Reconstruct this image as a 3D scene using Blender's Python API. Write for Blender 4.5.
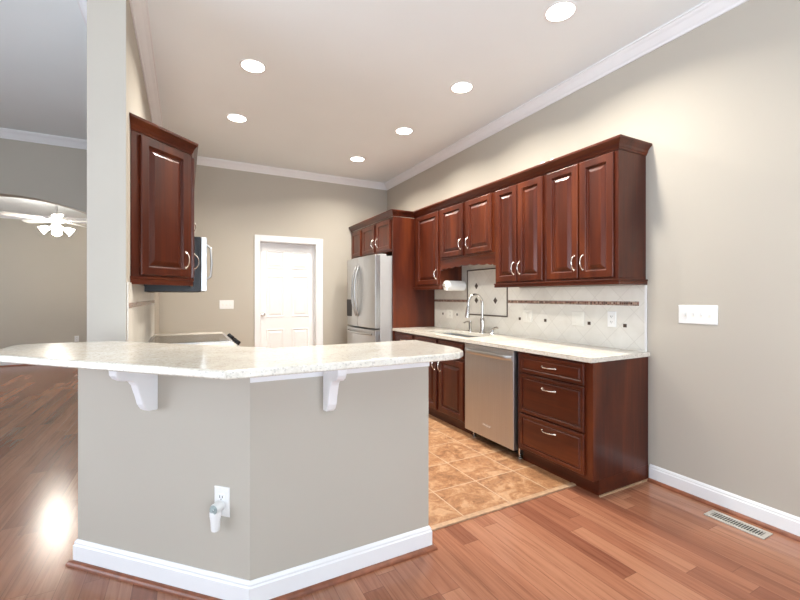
import bpy, bmesh, math, random
from mathutils import Vector, Matrix

scene = bpy.context.scene
for o in list(bpy.data.objects):
    bpy.data.objects.remove(o)
COL = scene.collection
PI = math.pi

# ------------------------------------------------------------ camera
FPX, HORIZON, CAM_H = 407.0, 296.5, 1.28
YAW = math.atan(215.0 / FPX)
cam_data = bpy.data.cameras.new('camera')
cam_data.sensor_width = 36.0
cam_data.lens = 36.0 * FPX / 800.0
cam_data.shift_y = -(300.0 - HORIZON) / 800.0
cam_data.clip_start = 0.05
cam = bpy.data.objects.new('camera', cam_data)
COL.objects.link(cam)
cam.location = (0, 0, CAM_H)
cam.rotation_euler = (PI / 2, 0, -YAW)
scene.camera = cam

# ------------------------------------------------------------ world, daylight, den fill light, exposure
scene.view_settings.view_transform = 'Standard'
scene.view_settings.look = 'None'
scene.view_settings.gamma = 1.0
scene.view_settings.use_curve_mapping = False
scene.view_settings.exposure = 0.10
world = bpy.data.worlds.new('world')
scene.world = world
world.use_nodes = True
world.node_tree.nodes['Background'].inputs[0].default_value = (0.80, 0.90, 1.0, 1)
world.node_tree.nodes['Background'].inputs[1].default_value = 1.2


def area(name, loc, direction, sx, sy, power, color, spread=180):
    d = bpy.data.lights.new(name, 'AREA')
    d.shape = 'RECTANGLE'
    d.size, d.size_y = sx, sy
    d.energy = power
    d.color = color
    d.spread = math.radians(spread)
    o = bpy.data.objects.new(name, d)
    COL.objects.link(o)
    o.location = loc
    o.rotation_euler = Vector(direction).to_track_quat('-Z', 'Y').to_euler()
    return o


DAY = (0.78, 0.88, 1.0)
area('daylight_back_window', (0.0, -2.72, 1.35), (0, 1, 1.1), 3.6, 2.3, 222, DAY)
area('daylight_side_window', (-4.12, 2.0, 1.35), (1, 0, 0.12), 3.0, 2.1, 58, (0.78, 0.86, 1.0), 120)
area('den_fill_light', (-4.92, 8.0, 1.5), (1, 0, 0), 2.0, 1.5, 30, DAY)  # added light to brighten the den; its left wall has no window
CAN_POWER = 24.5
CAN_COLOR = (1.0, 0.94, 0.85)

# ------------------------------------------------------------ node helpers


class NT:
    def __init__(s, name):
        s.m = bpy.data.materials.new(name)
        s.m.use_nodes = True
        s.t = s.m.node_tree
        s.b = s.t.nodes['Principled BSDF']

    def n(s, typ, **kw):
        x = s.t.nodes.new(typ)
        for k, v in kw.items():
            setattr(x, k, v)
        return x

    def put(s, sock, v):
        if hasattr(v, 'is_linked'):
            s.t.links.new(v, sock)
        elif isinstance(v, (tuple, list)) and len(v) == 3 and sock.type == 'RGBA':
            sock.default_value = (*v, 1)
        else:
            sock.default_value = v

    def math(s, op, a, b=0.0, c=None):
        x = s.n('ShaderNodeMath', operation=op)
        s.put(x.inputs[0], a)
        s.put(x.inputs[1], b)
        if c is not None:
            s.put(x.inputs[2], c)
        return x.outputs[0]

    def pos(s):
        return s.n('ShaderNodeNewGeometry').outputs['Position']

    def xyz(s, v):
        x = s.n('ShaderNodeSeparateXYZ')
        s.t.links.new(v, x.inputs[0])
        return x.outputs

    def vec(s, a, b, c):
        x = s.n('ShaderNodeCombineXYZ')
        for i, v in enumerate((a, b, c)):
            s.put(x.inputs[i], v)
        return x.outputs[0]

    def scaled(s, v, sc):
        x = s.n('ShaderNodeVectorMath', operation='MULTIPLY')
        s.t.links.new(v, x.inputs[0])
        x.inputs[1].default_value = sc
        return x.outputs[0]

    def noise(s, v, scale=1.0, detail=4.0, rough=0.55, dist=0.0):
        x = s.n('ShaderNodeTexNoise')
        s.t.links.new(v, x.inputs['Vector'])
        x.inputs['Scale'].default_value = scale
        x.inputs['Detail'].default_value = detail
        x.inputs['Roughness'].default_value = rough
        x.inputs['Distortion'].default_value = dist
        return x.outputs['Fac']

    def white(s, v):
        x = s.n('ShaderNodeTexWhiteNoise', noise_dimensions='3D')
        s.t.links.new(v, x.inputs['Vector'])
        return x.outputs['Value']

    def ramp(s, f, stops):
        x = s.n('ShaderNodeValToRGB')
        s.t.links.new(f, x.inputs[0])
        e = x.color_ramp.elements
        while len(e) < len(stops):
            e.new(0.5)
        for i, (p, c) in enumerate(stops):
            e[i].position = p
            e[i].color = (*c, 1) if len(c) == 3 else c
        return x.outputs[0]

    def mix(s, f, a, b, blend='MIX'):
        x = s.n('ShaderNodeMix', data_type='RGBA', blend_type=blend)
        s.put(x.inputs[0], f)
        s.put(x.inputs[6], a)
        s.put(x.inputs[7], b)
        return x.outputs[2]

    def bump(s, h, strength=0.2, dist=0.002):
        x = s.n('ShaderNodeBump')
        s.put(x.inputs['Height'], h)
        x.inputs['Strength'].default_value = strength
        x.inputs['Distance'].default_value = dist
        s.t.links.new(x.outputs[0], s.b.inputs['Normal'])

    def set(s, **kw):
        names = dict(color='Base Color', rough='Roughness', metal='Metallic', spec='Specular IOR Level',
                     coat='Coat Weight', coat_rough='Coat Roughness', trans='Transmission Weight',
                     emit='Emission Color', strength='Emission Strength', aniso='Anisotropic', ior='IOR')
        for k, v in kw.items():
            s.put(s.b.inputs[names[k]], v)
        return s


def plain(name, color, rough=0.5, metal=0.0, mottling=0.03, scale=9.0, **kw):
    t = NT(name)
    f = t.noise(t.pos(), scale, 3)
    lo = tuple(c * (1 - mottling) for c in color)
    hi = tuple(min(1, c * (1 + mottling)) for c in color)
    t.set(color=t.ramp(f, [(0.3, lo), (0.7, hi)]), rough=rough, metal=metal, **kw)
    return t.m


def paint(name, color, rough=0.75):
    t = NT(name)
    p = t.pos()
    f = t.noise(p, 1.4, 2)
    t.set(color=t.ramp(f, [(0.3, tuple(c * 0.985 for c in color)), (0.7, tuple(c * 1.015 for c in color))]), rough=rough)
    t.bump(t.noise(p, 260, 2), 0.06, 0.001)
    return t.m


def cherry(name, axis):
    """red-brown stained wood with grain along the given axis"""
    t = NT(name)
    sc = [26, 26, 26]
    sc[axis] = 1.6
    v = t.scaled(t.pos(), tuple(sc))
    g = t.noise(v, 1.0, 6, 0.6, 0.6)
    sc2 = [70, 70, 70]
    sc2[axis] = 2.5
    g2 = t.noise(t.scaled(t.pos(), tuple(sc2)), 1.0, 3)
    sc3 = [6, 6, 6]
    sc3[axis] = 0.9
    blot = t.noise(t.scaled(t.pos(), tuple(sc3)), 1.0, 3, 0.5, 0.5)
    c = t.ramp(g, [(0.25, (0.032, 0.0044, 0.0016)), (0.55, (0.080, 0.0130, 0.0040)), (0.8, (0.140, 0.029, 0.0075))])
    c = t.mix(0.35, c, t.ramp(g2, [(0.3, (0.025, 0.0045, 0.002)), (0.7, (0.115, 0.023, 0.008))]))
    c = t.mix(0.55, c, t.ramp(blot, [(0.34, (0.028, 0.0040, 0.0017)), (0.52, (0.080, 0.0140, 0.0040)), (0.68, (0.160, 0.034, 0.0080))]))
    t.set(color=c, rough=0.34, coat=0.12, coat_rough=0.15, spec=0.35)
    return t.m


def plank_floor():
    t = NT('laminate_planks')
    p = t.pos()
    x, y, z = t.xyz(p)
    W_, L_ = 0.098, 0.92
    rx = t.math('DIVIDE', t.math('ADD', x, 20.0), W_)
    row = t.math('FLOOR', rx)
    off = t.white(t.vec(row, 3.7, 0.0))
    ry = t.math('ADD', t.math('DIVIDE', t.math('ADD', y, 20.0), L_), t.math('MULTIPLY', off, 7.0))
    colr = t.math('FLOOR', ry)
    rnd = t.white(t.vec(row, colr, 1.3))
    rnd2 = t.white(t.vec(row, colr, 8.1))
    shift = t.vec(t.math('MULTIPLY', rnd, 40.0), t.math('MULTIPLY', rnd2, 40.0), 0.0)
    add = t.n('ShaderNodeVectorMath', operation='ADD')
    t.t.links.new(t.scaled(p, (48, 2.0, 1)), add.inputs[0])
    t.t.links.new(shift, add.inputs[1])
    g = t.noise(add.outputs[0], 1.0, 6, 0.62, 0.9)
    base = t.ramp(rnd, [(0.0, (0.23, 0.086, 0.050)), (0.3, (0.31, 0.128, 0.074)), (0.7, (0.35, 0.153, 0.089)), (1.0, (0.40, 0.188, 0.112))])
    grain = t.ramp(g, [(0.25, (0.62, 0.56, 0.53)), (0.5, (0.93, 0.92, 0.91)), (0.75, (1.10, 1.10, 1.10))])
    c = t.mix(1.0, base, grain, 'MULTIPLY')
    fx = t.math('FRACT', rx)
    fy = t.math('FRACT', ry)
    ex = t.math('LESS_THAN', t.math('MINIMUM', fx, t.math('SUBTRACT', 1.0, fx)), 0.011)
    ey = t.math('LESS_THAN', t.math('MINIMUM', fy, t.math('SUBTRACT', 1.0, fy)), 0.0014)
    e = t.math('MAXIMUM', ex, ey)
    c = t.mix(t.math('MULTIPLY', e, 0.6), c, (0.10, 0.04, 0.025))
    t.set(color=c, rough=0.21, spec=0.5)
    t.bump(t.math('SUBTRACT', 1.0, e), 0.15, 0.001)
    return t.m


def stone_tile_floor():
    t = NT('slate_tile')
    p = t.pos()
    x, y, z = t.xyz(p)
    S = 0.345
    rx = t.math('DIVIDE', t.math('ADD', x, 10 * S - 1.43 + S * 4), S)
    ry = t.math('DIVIDE', t.math('ADD', y, 10 * S - 1.90), S)
    ix, iy = t.math('FLOOR', rx), t.math('FLOOR', ry)
    rnd = t.white(t.vec(ix, iy, 2.0))
    add = t.n('ShaderNodeVectorMath', operation='ADD')
    t.t.links.new(p, add.inputs[0])
    t.t.links.new(t.vec(t.math('MULTIPLY', rnd, 9.0), 0.0, 0.0), add.inputs[1])
    big = t.noise(add.outputs[0], 7.5, 8, 0.70, 1.0)
    fine = t.noise(add.outputs[0], 42, 6, 0.7, 0.3)
    c = t.ramp(big, [(0.36, (0.10, 0.040, 0.018)), (0.45, (0.22, 0.098, 0.045)), (0.52, (0.32, 0.163, 0.077)), (0.61, (0.50, 0.325, 0.19))])
    c = t.mix(0.32, c, t.ramp(fine, [(0.34, (0.20, 0.085, 0.038)), (0.6, (0.55, 0.30, 0.15)), (0.75, (0.66, 0.46, 0.29))]))
    c = t.mix(t.math('MULTIPLY', rnd, 0.25), c, (0.40, 0.19, 0.08))
    fx, fy = t.math('FRACT', rx), t.math('FRACT', ry)
    gx = t.math('MINIMUM', fx, t.math('SUBTRACT', 1.0, fx))
    gy = t.math('MINIMUM', fy, t.math('SUBTRACT', 1.0, fy))
    g = t.math('LESS_THAN', t.math('MINIMUM', gx, gy), 0.0095)
    c = t.mix(g, c, (0.50, 0.36, 0.24))
    t.set(color=c, rough=0.42, spec=0.45)
    t.bump(t.math('SUBTRACT', t.math('MULTIPLY', big, 0.6), g), 0.3, 0.003)
    return t.m


def granite():
    t = NT('cream_granite')
    p = t.pos()
    big = t.noise(p, 5.0, 5, 0.6, 0.8)
    mid = t.noise(p, 55, 4, 0.7)
    vor = t.n('ShaderNodeTexVoronoi')
    t.t.links.new(p, vor.inputs['Vector'])
    vor.inputs['Scale'].default_value = 170
    sp = t.math('LESS_THAN', t.xyz(vor.outputs['Color'])[0], 0.10)
    sp2 = t.math('GREATER_THAN', t.xyz(vor.outputs['Color'])[1], 0.86)
    c = t.ramp(big, [(0.3, (0.60, 0.55, 0.46)), (0.5, (0.70, 0.66, 0.57)), (0.7, (0.77, 0.74, 0.67))])
    c = t.mix(0.3, c, t.ramp(mid, [(0.34, (0.40, 0.36, 0.30)), (0.5, (0.72, 0.68, 0.60)), (0.7, (0.82, 0.80, 0.74))]))
    c = t.mix(t.math('MULTIPLY', sp, 0.32), c, (0.22, 0.19, 0.16))
    c = t.mix(t.math('MULTIPLY', sp2, 0.2), c, (0.90, 0.88, 0.84))
    t.set(color=c, rough=0.13, spec=0.55)
    return t.m


def wall_tile(name, ax):
    """cream tiles laid diagonally; ax is the horizontal world axis of the wall"""
    t = NT(name)
    p = t.pos()
    c3 = t.xyz(p)
    a, z = c3[ax], c3[2]
    S = 0.150
    k = 0.70711 / S
    ru = t.math('ADD', t.math('MULTIPLY', t.math('ADD', a, z), k), 50.0)
    rv = t.math('ADD', t.math('MULTIPLY', t.math('SUBTRACT', a, z), k), 50.0)
    rnd = t.white(t.vec(t.math('FLOOR', ru), t.math('FLOOR', rv), 5.0))
    c = t.ramp(t.noise(p, 7, 4, 0.6, 0.5), [(0.3, (0.70, 0.67, 0.60)), (0.7, (0.79, 0.765, 0.70))])
    c = t.mix(0.3, c, t.ramp(rnd, [(0, (0.68, 0.65, 0.58)), (1, (0.83, 0.81, 0.75))]))
    fu, fv = t.math('FRACT', ru), t.math('FRACT', rv)
    m = t.math('MINIMUM', t.math('MINIMUM', fu, t.math('SUBTRACT', 1.0, fu)), t.math('MINIMUM', fv, t.math('SUBTRACT', 1.0, fv)))
    g = t.math('LESS_THAN', m, 0.012)
    c = t.mix(t.math('MULTIPLY', g, 0.5), c, (0.55, 0.52, 0.46))
    t.set(color=c, rough=0.30, spec=0.45)
    t.bump(t.math('SUBTRACT', 1.0, g), 0.25, 0.002)
    return t.m


def mosaic(name, ax):
    t = NT(name)
    c3 = t.xyz(t.pos())
    ra = t.math('DIVIDE', t.math('ADD', c3[ax], 10.0), 0.0165)
    rz = t.math('DIVIDE', t.math('ADD', c3[2], 0.0), 0.0165)
    rnd = t.white(t.vec(t.math('FLOOR', ra), t.math('FLOOR', rz), 4.0))
    c = t.ramp(rnd, [(0, (0.07, 0.032, 0.026)), (0.4, (0.20, 0.085, 0.062)), (0.75, (0.32, 0.17, 0.125)), (1, (0.48, 0.34, 0.26))])
    fa, fz = t.math('FRACT', ra), t.math('FRACT', rz)
    g = t.math('LESS_THAN', t.math('MINIMUM', fa, fz), 0.12)
    c = t.mix(g, c, (0.42, 0.37, 0.30))
    t.set(color=c, rough=0.25)
    return t.m


def steel(name, color, rough, axis=2):
    t = NT(name)
    sc = [220, 220, 220]
    sc[axis] = 3
    g = t.noise(t.scaled(t.pos(), tuple(sc)), 1.0, 3)
    t.set(color=t.ramp(g, [(0.3, tuple(c * 0.94 for c in color)), (0.7, tuple(min(1, c * 1.05) for c in color))]),
          rough=t.math('ADD', rough - 0.04, t.math('MULTIPLY', g, 0.08)), metal=1.0)
    return t.m


M = {}
M['wall'] = paint('greige_wall_paint', (0.478, 0.440, 0.374))
M['wall_dining'] = M['wall']
M['ceiling'] = paint('white_ceiling_paint', (0.84, 0.885, 0.89), 0.85)
M['trim'] = plain('white_trim_paint', (0.83, 0.835, 0.84), 0.32, mottling=0.01)
M['door'] = plain('white_door_paint', (0.84, 0.84, 0.83), 0.38, mottling=0.01)
M['cherry'] = cherry('cherry_wood_upright_grain', 2)
M['cherry_h'] = cherry('cherry_wood_level_grain', 1)
M['floor'] = plank_floor()
M['tile'] = stone_tile_floor()
M['granite'] = granite()
M['bs_y'] = wall_tile('cream_wall_tile_diagonal', 1)
M['mosaic'] = mosaic('brown_glass_mosaic', 1)
M['steel'] = steel('brushed_stainless_steel', (0.54, 0.54, 0.545), 0.40)
M['fridge'] = steel('pale_stainless_steel', (0.52, 0.52, 0.51), 0.36)
M['steel_side'] = plain('grey_enamel_side', (0.40, 0.40, 0.40), 0.45, mottling=0.02)
M['nickel'] = plain('satin_nickel', (0.78, 0.74, 0.68), 0.26, metal=1.0, mottling=0.02)
M['chrome'] = plain('chrome', (0.58, 0.56, 0.53), 0.18, metal=1.0, mottling=0.01)
M['black'] = plain('black_gloss', (0.008, 0.008, 0.010), 0.35, mottling=0.1, spec=0.3)
M['matte_black'] = plain('matte_black', (0.015, 0.013, 0.013), 0.6, mottling=0.1)
M['plastic'] = plain('white_plastic', (0.82, 0.82, 0.80), 0.35, mottling=0.01)
M['ivory'] = plain('ivory_plastic', (0.80, 0.78, 0.71), 0.35, mottling=0.01)
M['slot'] = plain('dark_slot', (0.012, 0.011, 0.011), 0.8)
M['shoe'] = plain('reddish_wood_shoe_mould', (0.23, 0.075, 0.035), 0.35, mottling=0.25, scale=20)
M['strip'] = plain('tan_threshold_strip', (0.44, 0.28, 0.17), 0.4, mottling=0.2, scale=30)
M['pencil'] = plain('bronze_pencil_trim', (0.10, 0.075, 0.055), 0.3, mottling=0.2, scale=40)
M['inset'] = plain('dark_stone_inset', (0.07, 0.045, 0.032), 0.3, mottling=0.35, scale=90)
M['paper'] = plain('white_paper', (0.86, 0.86, 0.84), 0.9, mottling=0.01)
M['register'] = plain('cream_register_enamel', (0.46, 0.43, 0.38), 0.4, mottling=0.04)
M['device_grey'] = plain('grey_green_plastic', (0.36, 0.42, 0.41), 0.4, mottling=0.25, scale=120)
M['fanwhite'] = plain('white_fan_enamel', (0.80, 0.79, 0.77), 0.4, mottling=0.01)
M['cooktop'] = plain('ceramic_cooktop', (0.03, 0.03, 0.03), 0.08, mottling=0.1)
_t = NT('lit_lens')
_t.set(color=(0.9, 0.9, 0.88), emit=(1.0, 0.95, 0.86), strength=14.0, rough=0.4)
M['lens'] = _t.m
_t = NT('lit_frosted_glass')
_t.set(color=(0.95, 0.94, 0.9), emit=(1.0, 0.94, 0.84), strength=85.0, rough=0.5)
M['shade'] = _t.m
_t = NT('window_glass')
_t.set(color=(1, 1, 1), trans=1.0, rough=0.0, ior=1.02)
M['glass'] = _t.m

# ------------------------------------------------------------ mesh helpers


class MB:
    def __init__(s):
        s.bm = bmesh.new()

    def box(s, x0, x1, y0, y1, z0, z1, mat=None):
        P = [Vector((x, y, z)) for z in (z0, z1) for x, y in ((x0, y0), (x1, y0), (x1, y1), (x0, y1))]
        if mat:
            P = [mat @ p for p in P]
        v = [s.bm.verts.new(p) for p in P]
        for f in ((3, 2, 1, 0), (4, 5, 6, 7), (0, 1, 5, 4), (1, 2, 6, 5), (2, 3, 7, 6), (3, 0, 4, 7)):
            s.bm.faces.new([v[i] for i in f])
        return s

    def prism(s, pts, direction):
        """closed planar outline swept along a direction vector"""
        d = Vector(direction)
        a = [s.bm.verts.new(Vector(p)) for p in pts]
        b = [s.bm.verts.new(Vector(p) + d) for p in pts]
        n = len(a)
        s.bm.faces.new(a[::-1])
        s.bm.faces.new(b)
        for i in range(n):
            j = (i + 1) % n
            s.bm.faces.new((a[i], a[j], b[j], b[i]))
        return s

    def plan(s, xy, z0, z1):
        return s.prism([(x, y, z0) for x, y in xy], (0, 0, z1 - z0))

    def tube(s, pts, r, seg=10, caps=True):
        pts = [Vector(p) for p in pts]
        rs = r if isinstance(r, (list, tuple)) else [r] * len(pts)
        rings = []
        prev = None
        for i, p in enumerate(pts):
            if i == 0:
                d = pts[1] - p
            elif i == len(pts) - 1:
                d = p - pts[i - 1]
            else:
                d = (pts[i + 1] - p).normalized() + (p - pts[i - 1]).normalized()
            d.normalize()
            if prev is None:
                up = Vector((0, 0, 1)) if abs(d.z) < 0.9 else Vector((1, 0, 0))
                u = d.cross(up).normalized()
            else:
                u = (prev - d * prev.dot(d)).normalized()
            prev = u
            w = d.cross(u)
            rings.append([s.bm.verts.new(p + rs[i] * (math.cos(2 * PI * k / seg) * u + math.sin(2 * PI * k / seg) * w)) for k in range(seg)])
        for a, b in zip(rings, rings[1:]):
            for k in range(seg):
                s.bm.faces.new((a[k], a[(k + 1) % seg], b[(k + 1) % seg], b[k]))
        if caps:
            s.bm.faces.new(rings[0][::-1])
            s.bm.faces.new(rings[-1])
        return s

    def lathe(s, prof, base, axis=(0, 0, 1), seg=24):
        """profile of (radius, height) turned about an axis through base"""
        ax = Vector(axis).normalized()
        up = Vector((1, 0, 0)) if abs(ax.x) < 0.9 else Vector((0, 1, 0))
        u = ax.cross(up).normalized()
        w = ax.cross(u)
        base = Vector(base)
        rings = []
        for r, h in prof:
            if r < 1e-6:
                rings.append([s.bm.verts.new(base + ax * h)])
            else:
                rings.append([s.bm.verts.new(base + ax * h + r * (math.cos(2 * PI * k / seg) * u + math.sin(2 * PI * k / seg) * w)) for k in range(seg)])
        for a, b in zip(rings, rings[1:]):
            for k in range(seg):
                k2 = (k + 1) % seg
                if len(a) == 1 and len(b) == 1:
                    continue
                if len(a) == 1:
                    s.bm.faces.new((a[0], b[k2], b[k]))
                elif len(b) == 1:
                    s.bm.faces.new((a[k], a[k2], b[0]))
                else:
                    s.bm.faces.new((a[k], a[k2], b[k2], b[k]))
        return s

    def loops(s, fr, w, h, prof, back=True):
        """rectangle w x h in frame fr=(origin, u, n); nested loops given as (inset, height along n)"""
        o, u, n = (Vector(q) for q in fr)
        zz = Vector((0, 0, 1))
        rings = []
        for ins, d in prof:
            rings.append([s.bm.verts.new(o + u * a + zz * b + n * d) for a, b in
                          ((ins, ins), (w - ins, ins), (w - ins, h - ins), (ins, h - ins))])
        for a, b in zip(rings, rings[1:]):
            for k in range(4):
                s.bm.faces.new((a[k], a[(k + 1) % 4], b[(k + 1) % 4], b[k]))
        s.bm.faces.new(rings[-1])
        if back:
            s.bm.faces.new(rings[0][::-1])
        return s

    def sweep(s, path, prof, z, start=None):
        """profile (out, up) swept along a level xy path; out lies to the right of travel"""
        n = len(path)
        P = [Vector((a, b)) for a, b in path]
        rings = []
        for i in range(n):
            d0 = (P[i] - P[i - 1]).normalized() if i > 0 else None
            d1 = (P[i + 1] - P[i]).normalized() if i < n - 1 else None
            if d0 is None:
                d0 = d1
            if d1 is None:
                d1 = d0
            n0 = Vector((d0.y, -d0.x))
            n1 = Vector((d1.y, -d1.x))
            m = (n0 + n1)
            m = m / max(1e-6, m.dot(n0)) if m.length > 1e-6 else n0
            if i == 0 and start:
                m = Vector(start)
            rings.append([s.bm.verts.new((P[i].x + m.x * a, P[i].y + m.y * a, z + b)) for a, b in prof])
        k = len(prof)
        for a, b in zip(rings, rings[1:]):
            for j in range(k):
                j2 = (j + 1) % k
                s.bm.faces.new((a[j], b[j], b[j2], a[j2]))
        s.bm.faces.new(rings[0])
        s.bm.faces.new(rings[-1][::-1])
        return s

    def build(s, name, mat, parent=None, bevel=0.0, smooth=False, root=None, seg=2):
        bmesh.ops.recalc_face_normals(s.bm, faces=s.bm.faces[:])
        off = Vector((0, 0, 0))
        r = parent
        while r is not None:
            off = off + r.location
            r = r.parent
        if off.length > 0:
            bmesh.ops.translate(s.bm, verts=s.bm.verts[:], vec=-off)
        me = bpy.data.meshes.new(name)
        s.bm.to_mesh(me)
        s.bm.free()
        me.materials.append(mat)
        if smooth:
            for p in me.polygons:
                p.use_smooth = True
            try:
                me.set_sharp_from_angle(angle=math.radians(40))
            except Exception:
                pass
        o = bpy.data.objects.new(name, me)
        COL.objects.link(o)
        if parent is not None:
            o.parent = parent
        if bevel > 0:
            md = o.modifiers.new('bevel', 'BEVEL')
            md.width = bevel
            md.segments = seg
            md.limit_method = 'ANGLE'
            md.angle_limit = math.radians(35)
        return o


def thing(name, label, cat, loc=(0, 0, 0), group=None):
    o = bpy.data.objects.new(name, None)
    COL.objects.link(o)
    o.location = loc
    o.empty_display_size = 0.1
    o['label'] = label
    o['category'] = cat
    if group:
        o['group'] = group
    return o


def tag(o, label, cat, group=None):
    o['label'] = label
    o['category'] = cat
    if group:
        o['group'] = group
    return o


def struct(mb, name, mat, label=None, parent=None, bevel=0.0):
    o = mb.build(name, mat, parent, bevel)
    o['kind'] = 'structure'
    if label and parent is None:
        o['label'] = label
        o['category'] = name.split('_')[0]
    return o


# ------------------------------------------------------------ room sizes
W = 2.867          # right wall
D = 5.873          # far wall
CEIL = 3.07
XL = -0.285        # kitchen face of the left wall
YB = -2.8          # wall behind the camera
XW = -4.2          # outer wall of the dining side
DEN_Y = 9.98
DEN_X0, DEN_X1 = -5.0, 1.6
DEN_CEIL = 2.80
R2 = math.sqrt(0.5)

# ------------------------------------------------------------ floor, ceiling
struct(MB().box(-5.2, W + 0.15, YB - 0.15, DEN_Y + 0.15, -0.08, 0.0), 'floor', M['floor'], 'reddish brown wood laminate floor laid in long planks')
struct(MB().plan([(0.33, 1.905), (W, 1.905), (W, D), (XL, D), (XL, 2.66), (-0.36, 2.56)], 0.0, 0.006), 'floor_kitchen', M['tile'], 'brown mottled square stone tile floor of the kitchen')
struct(MB().box(1.096, 2.345, 1.878, 1.912, 0.0, 0.011), 'trim_threshold', M['strip'], 'tan threshold strip between wood floor and stone tile', bevel=0.003)
struct(MB().box(-4.35, W + 0.15, YB - 0.15, D, CEIL, CEIL + 0.1), 'ceiling', M['ceiling'], 'white flat ceiling with recessed lights')
struct(MB().box(-5.2, W, D + 0.16, DEN_Y + 0.15, DEN_CEIL, DEN_CEIL + 0.1), 'ceiling_den', M['ceiling'], 'white ceiling of the room beyond the arch')

# ------------------------------------------------------------ walls
struct(MB().box(W, W + 0.15, YB - 0.15, D + 0.15, 0, CEIL), 'wall_right', M['wall'], 'long greige wall on the right')
# far wall with the door opening and the arched opening
arch_x0, arch_x1 = -2.67, -0.77
arc = []
for i in range(29):
    x = arch_x1 + (arch_x0 - arch_x1) * i / 28.0
    arc.append((x, 2.388 - 0.275 * (x + 1.72) ** 2))
DX0, DX1, DZ = 0.905, 1.715, 2.050
out = [(-4.35, 0), (arch_x0, 0)] + arc[::-1] + [(arch_x1, 0), (DX0, 0), (DX0, DZ), (DX1, DZ), (DX1, 0), (W, 0), (W, CEIL), (-4.35, CEIL)]
struct(MB().prism([(x, D, z) for x, z in out], (0, 0.16, 0)), 'wall_far', M['wall'], 'far greige wall with white door and arched opening')
# stub wall between kitchen and dining side, cut at 45 degrees where it meets the bar
struct(MB().plan([(XL, 2.667), (XL, D), (-0.493, D), (-0.493, 2.875)], 0, CEIL), 'wall_left', M['wall'], 'pale wall stub rising from the bar to the ceiling')
# peninsula half wall
HW = [(1.096, 1.764), (0.236, 1.764), (-0.455, 2.455), (-0.367, 2.543), (0.285, 1.891), (1.096, 1.891)]
struct(MB().plan(HW, 0, 1.012), 'wall_peninsula', M['wall'], 'greige half wall carrying the bar counter')
# wall behind the camera with the patio window opening, outer dining wall with its window
struct(MB().box(-4.35, -1.85, YB - 0.15, YB, 0, CEIL).box(1.85, W, YB - 0.15, YB, 0, CEIL).box(-1.85, 1.85, YB - 0.15, YB, 2.55, CEIL).box(-1.85, 1.85, YB - 0.15, YB, 0, 0.15),
       'wall_back', M['wall'], 'wall behind the camera with a wide window')
struct(MB().box(XW - 0.15, XW, YB, 0.45, 0, CEIL).box(XW - 0.15, XW, 3.55, D, 0, CEIL).box(XW - 0.15, XW, 0.45, 3.55, 2.45, CEIL).box(XW - 0.15, XW, 0.45, 3.55, 0, 0.25),
       'wall_side', M['wall'], 'outer wall of the dining side with a window')
for nm, bx, gl in (('window_1', [(-1.85, -1.79, 0.15, 2.55), (1.79, 1.85, 0.15, 2.55), (-1.79, 1.79, 0.15, 0.21), (-1.79, 1.79, 2.49, 2.55), (-0.03, 0.03, 0.21, 2.49)], 0),
                   ('window_2', [(0.45, 0.51, 0.25, 2.45), (3.49, 3.55, 0.25, 2.45), (0.51, 3.49, 0.25, 0.31), (0.51, 3.49, 2.39, 2.45), (1.97, 2.03, 0.31, 2.39)], 1)):
    f = MB()
    g = MB()
    for a0, a1, z0, z1 in bx:
        if gl == 0:
            f.box(a0, a1, YB - 0.12, YB - 0.06, z0, z1)
        else:
            f.box(XW - 0.12, XW - 0.06, a0, a1, z0, z1)
    fo = struct(f, nm, M['trim'], 'white framed window letting daylight in')
    if gl == 0:
        g.box(-1.79, 1.79, YB - 0.10, YB - 0.09, 0.21, 2.49)
    else:
        g.box(XW - 0.10, XW - 0.09, 0.51, 3.49, 0.31, 2.39)
    g.build('window_pane', M['glass'], fo)
# the room beyond the arch
struct(MB().box(DEN_X0 - 0.1, DEN_X1, DEN_Y, DEN_Y + 0.15, 0, DEN_CEIL), 'wall_den', M['wall'], 'greige far wall of the room beyond the arch')
struct(MB().box(DEN_X0 - 0.15, DEN_X0, D + 0.16, DEN_Y, 0, DEN_CEIL), 'wall_den_left', M['wall'], 'left wall of the room beyond the arch')
struct(MB().box(DEN_X1, DEN_X1 + 0.1, D + 0.16, DEN_Y, 0, DEN_CEIL), 'wall_den_right', M['wall'], 'right wall of the room beyond the arch')
struct(MB().box(-5.15, -4.35, D, D + 0.16, 0, CEIL), 'wall_den_front', M['wall'], 'return wall of the room beyond the arch')

# ------------------------------------------------------------ crown, base and shoe mouldings
CROWN = [(0, 0), (0, -0.088), (0.010, -0.088), (0.016, -0.074), (0.026, -0.066), (0.052, -0.034), (0.068, -0.022), (0.074, -0.012), (0.084, -0.012), (0.084, 0)]
# travelled so that the room lies on the right of the path
struct(MB().sweep([(XW, YB), (XW, D), (-0.493, D), (-0.493, 2.875), (XL, 2.667), (XL, D), (W, D), (W, YB)], CROWN, CEIL), 'trim_crown', M['trim'], 'white crown moulding around the ceiling and the pale wall stub')
struct(MB().sweep([(DEN_X0, D + 0.16), (DEN_X0, DEN_Y), (DEN_X1, DEN_Y)], CROWN, DEN_CEIL), 'trim_crown_den', M['trim'], 'white crown moulding in the room beyond the arch')
BASE = [(0, 0), (0.014, 0), (0.014, 0.088), (0.010, 0.094), (0.010, 0.102), (0.006, 0.110), (0.003, 0.114), (0, 0.114)]
SHOE = [(0.0, 0), (0.020, 0), (0.019, 0.008), (0.014, 0.015), (0.008, 0.019), (0, 0.020)]


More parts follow.
